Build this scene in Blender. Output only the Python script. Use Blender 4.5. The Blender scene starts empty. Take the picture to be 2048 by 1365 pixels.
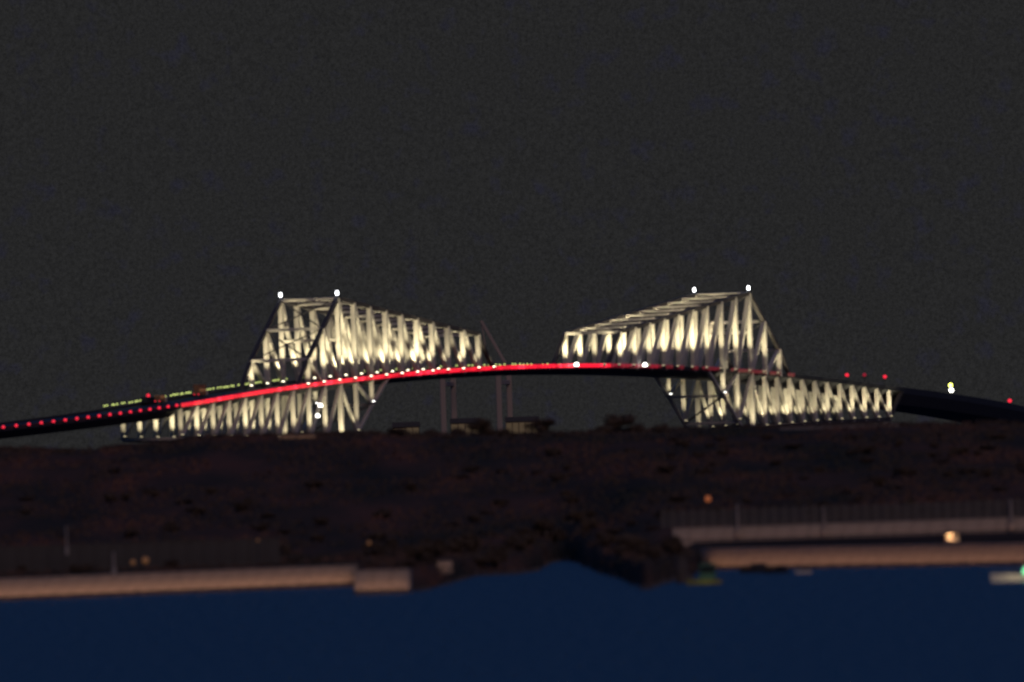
import bpy, bmesh, math, random
from mathutils import Vector, Matrix

random.seed(7)
scene = bpy.context.scene
C = scene.collection
R = math.radians

# ------------------------------------------------------------------ camera
F_PX, CAM_H, Y_HOR, ROLL = 39846.0, 25.0, 903.7, 0.0322      # for the 2048 px wide photograph
cam_d = bpy.data.cameras.new('camera')
cam = bpy.data.objects.new('camera', cam_d)
C.objects.link(cam)
cam_d.sensor_width = 36.0
cam_d.lens = F_PX / 2048 * 36.0
cam_d.clip_start, cam_d.clip_end = 5.0, 90000.0
pitch = math.atan((Y_HOR - 682.5) / F_PX)
cam.matrix_world = (Matrix.Translation((0, 0, CAM_H)) @ Matrix.Rotation(math.pi / 2 + pitch, 4, 'X')
                    @ Matrix.Rotation(-ROLL, 4, 'Z'))
cam_d.dof.use_dof = True
cam_d.dof.focus_distance = 26000.0
cam_d.dof.aperture_fstop = cam_d.lens / 1000.0 / 1.6        # a long lens, soft with night air
scene.camera = cam

# ------------------------------------------------------------------ world, sun, exposure
SKY_LOW, SKY_HIGH = (0.0185, 0.0185, 0.0190), (0.0055, 0.0310, 0.1040)
SUN_STRENGTH, SUN_COLOR = 0.42, (1.0, 0.66, 0.54)
world = bpy.data.worlds.new('World')
scene.world = world
world.use_nodes = True
wn, wl = world.node_tree.nodes, world.node_tree.links
wn.clear()
w_out = wn.new('ShaderNodeOutputWorld')
w_bg = wn.new('ShaderNodeBackground')
w_tc = wn.new('ShaderNodeTexCoord')
w_sep = wn.new('ShaderNodeSeparateXYZ')
w_ramp = wn.new('ShaderNodeValToRGB')
w_ramp.color_ramp.elements[0].position = 0.035
w_ramp.color_ramp.elements[0].color = (*SKY_LOW, 1)
w_ramp.color_ramp.elements[1].position = 0.22
w_ramp.color_ramp.elements[1].color = (*SKY_HIGH, 1)
wl.new(w_tc.outputs['Generated'], w_sep.inputs[0])
wl.new(w_sep.outputs['Z'], w_ramp.inputs[0])
# fine mottling of the sky brightness, in the manner of camera grain
w_noise = wn.new('ShaderNodeTexNoise')
w_noise.inputs['Scale'].default_value = 5200.0
w_noise.inputs['Detail'].default_value = 3.0
w_noise.inputs['Roughness'].default_value = 0.85
wl.new(w_tc.outputs['Generated'], w_noise.inputs['Vector'])
w_map = wn.new('ShaderNodeMapRange')
w_map.inputs['From Min'].default_value = 0.3
w_map.inputs['From Max'].default_value = 0.7
w_map.inputs['To Min'].default_value = 0.68
w_map.inputs['To Max'].default_value = 1.32
wl.new(w_noise.outputs['Fac'], w_map.inputs['Value'])
w_noise2 = wn.new('ShaderNodeTexNoise')
w_noise2.inputs['Scale'].default_value = 900.0
w_noise2.inputs['Detail'].default_value = 4.0
wl.new(w_tc.outputs['Generated'], w_noise2.inputs['Vector'])
w_map2 = wn.new('ShaderNodeMapRange')
w_map2.inputs['From Min'].default_value = 0.56
w_map2.inputs['From Max'].default_value = 0.72
wl.new(w_noise2.outputs['Fac'], w_map2.inputs['Value'])
w_mix = wn.new('ShaderNodeMixRGB')
w_mix.blend_type = 'MULTIPLY'
w_mix.inputs[2].default_value = (0.95, 0.95, 1.35, 1)
wl.new(w_map2.outputs['Result'], w_mix.inputs[0])
wl.new(w_ramp.outputs['Color'], w_mix.inputs[1])
wl.new(w_mix.outputs[0], w_bg.inputs['Color'])
wl.new(w_map.outputs['Result'], w_bg.inputs['Strength'])
wl.new(w_bg.outputs[0], w_out.inputs['Surface'])

sun_d = bpy.data.lights.new('night_glow', 'SUN')
sun_d.energy = SUN_STRENGTH
sun_d.color = SUN_COLOR
sun_d.angle = R(25)
sun = bpy.data.objects.new('night_glow', sun_d)
C.objects.link(sun)
sun.rotation_euler = (R(62), 0, R(18))
sun.location = (0, 0, 300)

scene.view_settings.view_transform = 'Standard'
scene.view_settings.look = 'None'
scene.view_settings.exposure = 0.0
scene.view_settings.gamma = 1.0
scene.view_settings.use_curve_mapping = False
scene.render.engine = 'CYCLES'
scene.cycles.use_denoising = True
scene.cycles.max_bounces = 4
scene.cycles.use_light_tree = True
scene.cycles.sample_clamp_indirect = 2.0

# ------------------------------------------------------------------ pixel -> direction helpers
def unroll(px, py):
    dx, dy = px - 1024.0, py - 682.5
    cr, sr = math.cos(ROLL), math.sin(ROLL)
    return dx * cr - dy * sr, dx * sr + dy * cr - (Y_HOR - 682.5)

def at_depth(px, py, Y):
    x, y = unroll(px, py)
    return Vector((x * Y / F_PX, Y, CAM_H - y * Y / F_PX))

def at_level(px, py, z=0.0):
    x, y = unroll(px, py)
    Y = F_PX * (CAM_H - z) / y
    return Vector((x * Y / F_PX, Y, z))

# ------------------------------------------------------------------ materials
def mat(name, color, rough=0.6, metal=0.0, var=0.25, scale=0.4, spec=0.3, bump=0.0):
    m = bpy.data.materials.new(name)
    m.use_nodes = True
    n, l = m.node_tree.nodes, m.node_tree.links
    p = n['Principled BSDF']
    p.inputs['Roughness'].default_value = rough
    p.inputs['Metallic'].default_value = metal
    p.inputs['Specular IOR Level'].default_value = spec
    tc = n.new('ShaderNodeTexCoord')
    no = n.new('ShaderNodeTexNoise')
    no.inputs['Scale'].default_value = scale
    no.inputs['Detail'].default_value = 6.0
    l.new(tc.outputs['Object'], no.inputs['Vector'])
    mx = n.new('ShaderNodeMixRGB')
    mx.inputs[1].default_value = (*[c * (1 - var) for c in color], 1)
    mx.inputs[2].default_value = (*[min(1, c * (1 + var)) for c in color], 1)
    l.new(no.outputs['Fac'], mx.inputs[0])
    l.new(mx.outputs[0], p.inputs['Base Color'])
    if bump:
        b = n.new('ShaderNodeBump')
        b.inputs['Strength'].default_value = bump
        l.new(no.outputs['Fac'], b.inputs['Height'])
        l.new(b.outputs[0], p.inputs['Normal'])
    return m

def glow(name, color, strength):
    m = bpy.data.materials.new(name)
    m.use_nodes = True
    n, l = m.node_tree.nodes, m.node_tree.links
    p = n['Principled BSDF']
    p.inputs['Base Color'].default_value = (0.1, 0.1, 0.1, 1)
    p.inputs['Emission Color'].default_value = (*color, 1)
    p.inputs['Emission Strength'].default_value = strength
    m.cycles.emission_sampling = 'NONE'
    return m

M = {
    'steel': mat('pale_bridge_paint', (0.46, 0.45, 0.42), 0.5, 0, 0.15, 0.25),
    'chord': mat('shaded_chord_steel', (0.060, 0.056, 0.060), 0.6, 0, 0.2, 0.25),  # pale steel darkened in colour, standing in for chords left unlit
    'pale': mat('pale_barrier', (0.16, 0.155, 0.15), 0.9, 0, 0.4, 0.3),
    'deck': mat('dark_deck_steel', (0.030, 0.032, 0.040), 0.6, 0, 0.3, 0.2),
    'asphalt': mat('asphalt', (0.05, 0.05, 0.05), 0.9),
    'pier': mat('pier_concrete', (0.22, 0.21, 0.20), 0.9, 0, 0.2, 0.3),
    'housing': mat('lamp_housing', (0.05, 0.05, 0.055), 0.5, 0.3),
    'concrete': mat('quay_concrete', (0.34, 0.31, 0.28), 0.9, 0, 0.35, 0.35, 0.2, 0.3),
    'reflect_dark': mat('dark_reflection_band', (0.02, 0.022, 0.018), 0.6, 0, 0.5, 0.8),  # colour of the dark reflection at the quay foot
    'wall_grey': mat('grey_wall', (0.075, 0.072, 0.068), 0.9, 0, 0.35, 0.3),
    'fence': mat('galvanised_fence', (0.085, 0.085, 0.09), 0.6, 0.3, 0.3, 0.6),
    'bark': mat('bark', (0.05, 0.038, 0.03), 0.95, 0, 0.3, 2.0),
    'leaf': mat('dark_foliage', (0.105, 0.075, 0.050), 0.8, 0, 0.5, 0.6),
    'rock': mat('revetment_rock', (0.09, 0.08, 0.075), 0.95, 0, 0.4, 0.8),
    'road': mat('quay_road', (0.060, 0.048, 0.040), 1.0, 0, 0.3, 0.2, 0.0),
    'white_hull': mat('white_hull', (0.70, 0.68, 0.62), 0.35, 0, 0.1, 1.0),
    'dark_hull': mat('dark_hull', (0.03, 0.035, 0.045), 0.5, 0, 0.3, 1.0),
    'yellow': mat('yellow_fender', (0.36, 0.34, 0.09), 0.7, 0, 0.25, 1.5),
    'green_glow_tint': mat('green_lit_cabin', (0.06, 0.16, 0.11), 0.6, 0, 0.25, 1.0),  # green light on the cabin put into its colour
    'van': mat('cream_van_paint', (0.62, 0.55, 0.45), 0.4, 0, 0.08, 1.0),
    'truck': mat('brown_truck_box', (0.30, 0.16, 0.08), 0.7, 0, 0.2, 1.0),
    'tyre': mat('tyre', (0.02, 0.02, 0.02), 0.9),
    'glass': mat('dark_glass', (0.01, 0.012, 0.015), 0.1, 0, 0.1, 1.0, 0.5),
    'crane': mat('crane_steel', (0.34, 0.29, 0.25), 0.7, 0, 0.3, 0.3),
    'shed': mat('shed_cladding', (0.11, 0.09, 0.07), 1.0, 0, 0.3, 0.3, 0.0),
    'red': glow('red_lens', (1.0, 0.008, 0.032), 1.25),
    'red_dim': glow('red_lens_dim', (0.8, 0.012, 0.05), 0.30),  # lower emission for the fainter red lamps
    'red_hot': glow('red_lens_new', (1.0, 0.025, 0.06), 1.7),
    'red_worn': glow('red_lens_aged', (1.0, 0.008, 0.03), 0.9),
    'red_low': glow('red_lens_faint', (0.8, 0.02, 0.05), 0.13),
    'red_dot': glow('red_lens_round', (1.0, 0.02, 0.05), 1.1),
    'green': glow('yellow_green_lens', (0.62, 0.72, 0.20), 1.15),
    'white': glow('white_lens', (1.0, 0.97, 0.88), 5.0),
    'white_strong': glow('white_strobe_lens', (0.95, 0.97, 1.0), 6.0),
    'warm': glow('warm_lens', (1.0, 0.90, 0.62), 5.0),
    'warm_low': glow('warm_small_lens', (1.0, 0.85, 0.5), 0.7),
    'yellow_lamp': glow('yellow_lens', (0.95, 1.0, 0.15), 6.0),
    'sodium': glow('sodium_lens', (1.0, 0.26, 0.07), 0.26),
    'sodium_dim': glow('orange_glow_dim', (1.0, 0.40, 0.12), 0.10),
    'peach': glow('peach_lens', (1.0, 0.62, 0.32), 1.4),
    'green_lamp': glow('green_nav_lens', (0.25, 1.0, 0.45), 1.6),
    'window': glow('facade_glow', (0.9, 0.60, 0.24), 0.055),  # added glow for the lit shed facades
}

# ------------------------------------------------------------------ mesh helpers
W = {}                                           # world matrix of every object built

def place(o, Mw, parent=None):
    W[o] = Mw
    if parent is not None:
        o.parent = parent
        o.matrix_local = W[parent].inverted() @ Mw
    else:
        o.matrix_world = Mw
    return o

def tag(o, label=None, cat=None, group=None, kind=None):
    if label: o['label'] = label
    if cat: o['category'] = cat
    if group: o['group'] = group
    if kind: o['kind'] = kind
    return o

def new(name, mesh, Mw=None, parent=None):
    o = bpy.data.objects.new(name, mesh)
    C.objects.link(o)
    return place(o, Mw if Mw is not None else Matrix.Identity(4), parent)

def empty(name, loc, label, cat, group=None, rz=0.0):
    o = new(name, None, Matrix.Translation(loc) @ Matrix.Rotation(rz, 4, 'Z'))
    return tag(o, label, cat, group)

def mesh_of(name, bm, mats):
    me = bpy.data.meshes.new(name)
    bm.normal_update()
    bm.to_mesh(me); bm.free()
    for m in (mats if isinstance(mats, (list, tuple)) else [mats]):
        me.materials.append(m)
    return me

def add_box(bm, x0, x1, y0, y1, z0, z1, mi=0, bev=0.0):
    v = [bm.verts.new(p) for p in ((x0,y0,z0),(x1,y0,z0),(x1,y1,z0),(x0,y1,z0),(x0,y0,z1),(x1,y0,z1),(x1,y1,z1),(x0,y1,z1))]
    fs = []
    for q in ((0,3,2,1),(4,5,6,7),(0,1,5,4),(1,2,6,5),(2,3,7,6),(3,0,4,7)):
        f = bm.faces.new([v[i] for i in q]); f.material_index = mi; fs.append(f)
    if bev:
        es = {e for f in fs for e in f.edges}
        r = bmesh.ops.bevel(bm, geom=list(es), offset=bev, segments=1, affect='EDGES', profile=0.5)
        for f in r['faces']: f.material_index = mi
    return v

def add_lathe(bm, prof, n=12, mi=0, mis=None, cx=0, cy=0):
    rings = []
    for r, z in prof:
        rings.append([bm.verts.new((cx + r*math.cos(2*math.pi*i/n), cy + r*math.sin(2*math.pi*i/n), z)) for i in range(n)])
    for k in range(len(prof)-1):
        for i in range(n):
            f = bm.faces.new((rings[k][i], rings[k][(i+1)%n], rings[k+1][(i+1)%n], rings[k+1][i]))
            f.material_index = mis[k] if mis else mi
    f = bm.faces.new(list(reversed(rings[0]))); f.material_index = mis[0] if mis else mi
    f = bm.faces.new(rings[-1]); f.material_index = mis[-1] if mis else mi

def box_mesh(name, m, x0, x1, y0, y1, z0, z1, bev=0.0):
    bm = bmesh.new(); add_box(bm, x0, x1, y0, y1, z0, z1, 0, bev)
    return mesh_of(name, bm, m)

# unit beam along +Z, 1 m long, 1 x 1 chamfered section
def unit_beam(name, m):
    bm = bmesh.new()
    c = 0.12
    sec = [(-.5+c,-.5),(.5-c,-.5),(.5,-.5+c),(.5,.5-c),(.5-c,.5),(-.5+c,.5),(-.5,.5-c),(-.5,-.5+c)]
    a = [bm.verts.new((x,y,0)) for x,y in sec]; b = [bm.verts.new((x,y,1)) for x,y in sec]
    for i in range(8):
        bm.faces.new((a[i],a[(i+1)%8],b[(i+1)%8],b[i]))
    bm.faces.new(list(reversed(a))); bm.faces.new(b)
    return mesh_of(name, bm, m)

def beam_matrix(p, q, w, d, side):
    """Z runs p->q, Y along the given side vector, X completes."""
    z = (q - p); L = z.length; z = z / L
    y = (side - z * side.dot(z)).normalized()
    x = y.cross(z)
    m = Matrix((( x.x*w, y.x*d, z.x*L, p.x), (x.y*w, y.y*d, z.y*L, p.y), (x.z*w, y.z*d, z.z*L, p.z), (0,0,0,1)))
    return m

def beam(name, me, p, q, w, d, side, parent):
    return new(name, me, beam_matrix(Vector(p), Vector(q), w, d, side), parent)

def add_beam(bm, p, q, w, d, side, mi=0):
    m = beam_matrix(Vector(p), Vector(q), w, d, side)
    c = [m @ Vector(v) for v in ((-.5,-.5,0),(.5,-.5,0),(.5,.5,0),(-.5,.5,0),(-.5,-.5,1),(.5,-.5,1),(.5,.5,1),(-.5,.5,1))]
    v = [bm.verts.new(x) for x in c]
    for q_ in ((0,3,2,1),(4,5,6,7),(0,1,5,4),(1,2,6,5),(2,3,7,6),(3,0,4,7)):
        f = bm.faces.new([v[i] for i in q_]); f.material_index = mi

def sweep(bm, pts, sec, side_of, mi=0, closed=True):
    """sec: list of (side, up) offsets; side_of(i) -> side unit vector."""
    rings = []
    for i, p in enumerate(pts):
        s = side_of(i)
        rings.append([bm.verts.new(p + s*a + Vector((0,0,b))) for a, b in sec])
    n = len(sec)
    for k in range(len(pts)-1):
        for i in range(n):
            f = bm.faces.new((rings[k][i], rings[k][(i+1)%n], rings[k+1][(i+1)%n], rings[k+1][i])); f.material_index = mi
    bm.faces.new(list(reversed(rings[0]))).material_index = mi
    bm.faces.new(rings[-1]).material_index = mi
    bmesh.ops.recalc_face_normals(bm, faces=bm.faces)

# ------------------------------------------------------------------ bridge alignment
BX, BY, TH = 3.9556, 8000.0, 1.1845
Z0, RC = 58.83, 5958.0
SL, SR = -382.0, 391.0                             # ends of the straight truss bridge

def centre(s):
    """plan position and heading; straight over the trusses, curving approaches."""
    if s < SL:
        Rr = 560.0; d = SL - s
        px, py = BX + SL*math.cos(TH), BY + SL*math.sin(TH)
        a = d / Rr
        h = TH - a
        # going backwards along an arc whose heading turns
        x = px - Rr*(math.sin(TH) - math.sin(h)); y = py - Rr*(math.cos(h) - math.cos(TH))
        return x, y, h
    if s > SR:
        Rr = 1150.0; d = s - SR
        px, py = BX + SR*math.cos(TH), BY + SR*math.sin(TH)
        h = TH + d / Rr
        x = px + Rr*(math.sin(h) - math.sin(TH)); y = py + Rr*(math.cos(TH) - math.cos(h))
        return x, y, h
    return BX + s*math.cos(TH), BY + s*math.sin(TH), TH

def deck_z(s):
    if s < -360: return Z0 - 360**2/(2*RC) - (-360 - s)*0.050
    if s > 360: return Z0 - 360**2/(2*RC) - (s - 360)*0.052
    return Z0 - s*s/(2*RC)

def bp(s, t, dz=0.0, z=None):
    """t > 0 is the far side; dz relative to the deck edge line."""
    x, y, h = centre(s)
    return Vector((x - t*math.sin(h), y + t*math.cos(h), deck_z(s) + dz if z is None else z))

def side_dir(s):
    h = centre(s)[2]
    return Vector((-math.sin(h), math.cos(h), 0))

AXIS = Vector((math.cos(TH), math.sin(TH), 0))
TR = Vector((-math.sin(TH), math.cos(TH), 0))
UP = Vector((0, 0, 1))

# ------------------------------------------------------------------ ground, water
sea_bm = bmesh.new()
xs = [-40000, -6000, -1500, -500, 0, 500, 1500, 6000, 40000]
ys = [-3000, 500, 1500, 2500, 3500, 5000, 8000, 15000, 60000]
g = [[sea_bm.verts.new((x, y, 0)) for x in xs] for y in ys]
for j in range(len(ys)-1):
    for i in range(len(xs)-1):
        sea_bm.faces.new((g[j][i], g[j][i+1], g[j+1][i+1], g[j+1][i]))
sea_m = bpy.data.materials.new('sea_water')
sea_m.use_nodes = True
n, l = sea_m.node_tree.nodes, sea_m.node_tree.links
p = n['Principled BSDF']
p.inputs['Base Color'].default_value = (0.008, 0.024, 0.050, 1)
p.inputs['Roughness'].default_value = 0.27
p.inputs['IOR'].default_value = 1.33
p.inputs['Specular IOR Level'].default_value = 0.5
tc = n.new('ShaderNodeTexCoord'); mp = n.new('ShaderNodeMapping')
mp.inputs['Scale'].default_value = (0.11, 0.03, 1.0)
l.new(tc.outputs['Object'], mp.inputs['Vector'])
no = n.new('ShaderNodeTexNoise'); no.inputs['Scale'].default_value = 1.0; no.inputs['Detail'].default_value = 8.0
no.inputs['Roughness'].default_value = 0.65
l.new(mp.outputs[0], no.inputs['Vector'])
bu = n.new('ShaderNodeBump'); bu.inputs['Strength'].default_value = 1.0; bu.inputs['Distance'].default_value = 3.0
l.new(no.outputs['Fac'], bu.inputs['Height']); l.new(bu.outputs[0], p.inputs['Normal'])
# wind patches roughen the surface unevenly
mpr = n.new('ShaderNodeMapping'); mpr.inputs['Scale'].default_value = (0.55, 0.05, 1.0); l.new(tc.outputs['Object'], mpr.inputs['Vector'])
nr = n.new('ShaderNodeTexNoise'); nr.inputs['Scale'].default_value = 1.0; nr.inputs['Detail'].default_value = 5.0; nr.inputs['Roughness'].default_value = 0.7
l.new(mpr.outputs[0], nr.inputs['Vector'])
rm = n.new('ShaderNodeMapRange'); rm.inputs['From Min'].default_value = 0.3; rm.inputs['From Max'].default_value = 0.7
rm.inputs['To Min'].default_value = 0.17; rm.inputs['To Max'].default_value = 0.40
l.new(nr.outputs['Fac'], rm.inputs['Value']); l.new(rm.outputs[0], p.inputs['Roughness'])
sea = new('sea_water', mesh_of('sea_water', sea_bm, sea_m)); tag(sea, kind='structure')

# shoreline traced on the water plane: (photo px) -> (X, Y)
SHORE_PX = [(-400, 1216.2), (716, 1171), (722, 1187.5), (820, 1184.1), (850, 1181),
            (900, 1166), (950, 1152), (1030, 1149), (1070, 1143), (1100, 1126), (1130, 1121), (1160, 1127), (1200, 1146),
            (1250, 1160), (1290, 1181), (1318, 1170), (1360, 1158), (1380, 1158), (1404, 1138.6), (2300, 1124.6)]
SHORE = [at_level(a, b) for a, b in SHORE_PX]
def interp(tab, x):
    if x <= tab[0][0]: return tab[0][1]
    for (a, b), (c, d) in zip(tab, tab[1:]):
        if x <= c:
            return b + (d-b)*(x-a)/(c-a) if c > a else d
    return tab[-1][1]
SHORE_T = sorted((v.x, v.y) for v in SHORE)
shore_y = lambda X: interp(SHORE_T, X)
RIDGE_Y = 5200.0
RIDGE_PX = [(-300, 905), (0, 896), (130, 903), (240, 895), (345, 886), (420, 874), (560, 870), (740, 866), (850, 870), (960, 870),
            (1080, 868), (1160, 866), (1300, 862), (1390, 857), (1480, 855), (1600, 854), (1700, 852), (1800, 850), (1900, 850), (2048, 846), (2400, 842)]
RIDGE_T = [(v.x, v.z) for v in (at_depth(a, b, RIDGE_Y) for a, b in RIDGE_PX)]
ridge_z = lambda X: interp(RIDGE_T, X)
sm = lambda a, b, x: (lambda t: t*t*(3-2*t))(min(1, max(0, (x-a)/(b-a))))
UPX0 = at_depth(1345, 1075, 4150).x                  # where the upper wall begins
WALL_Y = 4150.0
hash_cache = {}
def vnoise(x, y):
    def h(i, j):
        k = (i, j)
        if k not in hash_cache: hash_cache[k] = random.Random(i*7919 + j*104729 + 13).random()
        return hash_cache[k]
    i, j = math.floor(x), math.floor(y); u, v = x-i, y-j
    u, v = u*u*(3-2*u), v*v*(3-2*v)
    return (h(i,j)*(1-u)+h(i+1,j)*u)*(1-v) + (h(i,j+1)*(1-u)+h(i+1,j+1)*u)*v

def land_z(X, Y):
    ys_ = shore_y(X)
    d = Y - ys_
    if d < 0: return -4.0
    quay_l = X < SHORE[3].x + 0.5
    quay_r = X > SHORE[18].x - 0.5
    if quay_l: base = 3.6 if d > 9.0 else -4.0
    elif quay_r: base = 3.1 + 1.8*sm(3985, 4145, Y)*sm(8, 70, d) if d > 13.0 else -4.0
    else: base = -0.3 + 4.4*sm(0, 70, d)
    hill0 = 4480.0 - 330.0*sm(UPX0-28, UPX0, X)
    if X > UPX0 and Y > WALL_Y + 0.8: base = 7.6
    elif X > UPX0-22 and Y > WALL_Y: base += (7.6-base)*sm(UPX0-22, UPX0, X)*sm(WALL_Y, WALL_Y+40, Y)
    rz = ridge_z(X)
    t = sm(hill0 + (25 if X > UPX0 else 0), RIDGE_Y, Y)
    z = base + (rz - base) * (0.35*((Y-hill0)/(RIDGE_Y-hill0) if Y > hill0 else 0) + 0.65*t if Y < RIDGE_Y else 1.0)
    if not (quay_l or quay_r): z = base + (z-base)*sm(0, 110, d)
    z += (vnoise(X/23.0, Y/60.0) - 0.5)*1.3*t*(1-sm(RIDGE_Y-300, RIDGE_Y, Y)*0.75)
    if Y > 6000: z = z*(1-sm(6000, 6500, Y)) - 3*sm(6000, 6500, Y)
    edge = sm(700, 900, abs(X))
    return z*(1-edge) - 4*edge

def grid_axis(spec):
    out = []
    for a, b, st in spec:
        k = max(1, round((b-a)/st))
        out += [a + (b-a)*i/k for i in range(k)]
    return out + [spec[-1][1]]
gx = grid_axis([(-900, -200, 35), (-200, 200, 1.6), (200, 900, 35)])
gy = grid_axis([(3450, 4700, 5), (4700, 5400, 12), (5400, 6600, 40)])
bm = bmesh.new()
rows = [[bm.verts.new((x, y, land_z(x, y))) for x in gx] for y in gy]
for j in range(len(gy)-1):
    for i in range(len(gx)-1):
        q = (rows[j][i], rows[j][i+1], rows[j+1][i+1], rows[j+1][i])
        if max(v.co.z for v in q) > -2.5:
            bm.faces.new(q).smooth = True
for v in [v for v in bm.verts if not v.link_faces]: bm.verts.remove(v)
land_m = bpy.data.materials.new('dry_grass_and_scrub')
land_m.use_nodes = True
n, l = land_m.node_tree.nodes, land_m.node_tree.links
p = n['Principled BSDF']; p.inputs['Roughness'].default_value = 1.0; p.inputs['Specular IOR Level'].default_value = 0.0
tc = n.new('ShaderNodeTexCoord'); mp = n.new('ShaderNodeMapping'); mp.inputs['Scale'].default_value = (0.045, 0.006, 0.11)
l.new(tc.outputs['Object'], mp.inputs['Vector'])
no = n.new('ShaderNodeTexNoise'); no.inputs['Scale'].default_value = 1.0; no.inputs['Detail'].default_value = 7.0; no.inputs['Roughness'].default_value = 0.6
l.new(mp.outputs[0], no.inputs['Vector'])
cr = n.new('ShaderNodeValToRGB')
cr.color_ramp.elements[0].position = 0.36; cr.color_ramp.elements[0].color = (0.060, 0.056, 0.048, 1)
cr.color_ramp.elements[1].position = 0.66; cr.color_ramp.elements[1].color = (0.175, 0.086, 0.064, 1)
e_ = cr.color_ramp.elements.new(0.5); e_.color = (0.105, 0.070, 0.055, 1)
l.new(no.outputs['Fac'], cr.inputs[0])
# dry red grass gives way to dark evergreen scrub eastwards along the hill
sx = n.new('ShaderNodeSeparateXYZ'); l.new(tc.outputs['Object'], sx.inputs[0])
mr = n.new('ShaderNodeMapRange'); mr.inputs['From Min'].default_value = -95; mr.inputs['From Max'].default_value = 20
l.new(sx.outputs['X'], mr.inputs['Value'])
ev = n.new('ShaderNodeMixRGB'); ev.blend_type = 'MULTIPLY'; ev.inputs[2].default_value = (0.80, 0.92, 0.95, 1)
l.new(mr.outputs[0], ev.inputs[0]); l.new(cr.outputs[0], ev.inputs[1]); l.new(ev.outputs[0], p.inputs['Base Color'])
no2 = n.new('ShaderNodeTexNoise'); no2.inputs['Scale'].default_value = 0.8; no2.inputs['Detail'].default_value = 5
l.new(tc.outputs['Object'], no2.inputs['Vector'])
bu = n.new('ShaderNodeBump'); bu.inputs['Strength'].default_value = 0.8; bu.inputs['Distance'].default_value = 1.0
l.new(no2.outputs['Fac'], bu.inputs['Height']); l.new(bu.outputs[0], p.inputs['Normal'])
land = new('hill_terrain', mesh_of('hill_terrain', bm, land_m)); tag(land, kind='structure')

# ------------------------------------------------------------------ the bridge
bridge = empty('truss_bridge', bp(0, 0, z=0.0), 'long steel truss bridge with two lit peaked cantilevers and a red edged deck', 'bridge')
me_post = unit_beam('post', M['steel'])
me_diag = unit_beam('diagonal_brace', M['steel'])
me_strut = unit_beam('cross_strut', M['steel'])
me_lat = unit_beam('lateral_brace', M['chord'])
DK = -1.2                                             # truss joint level at the deck

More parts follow.
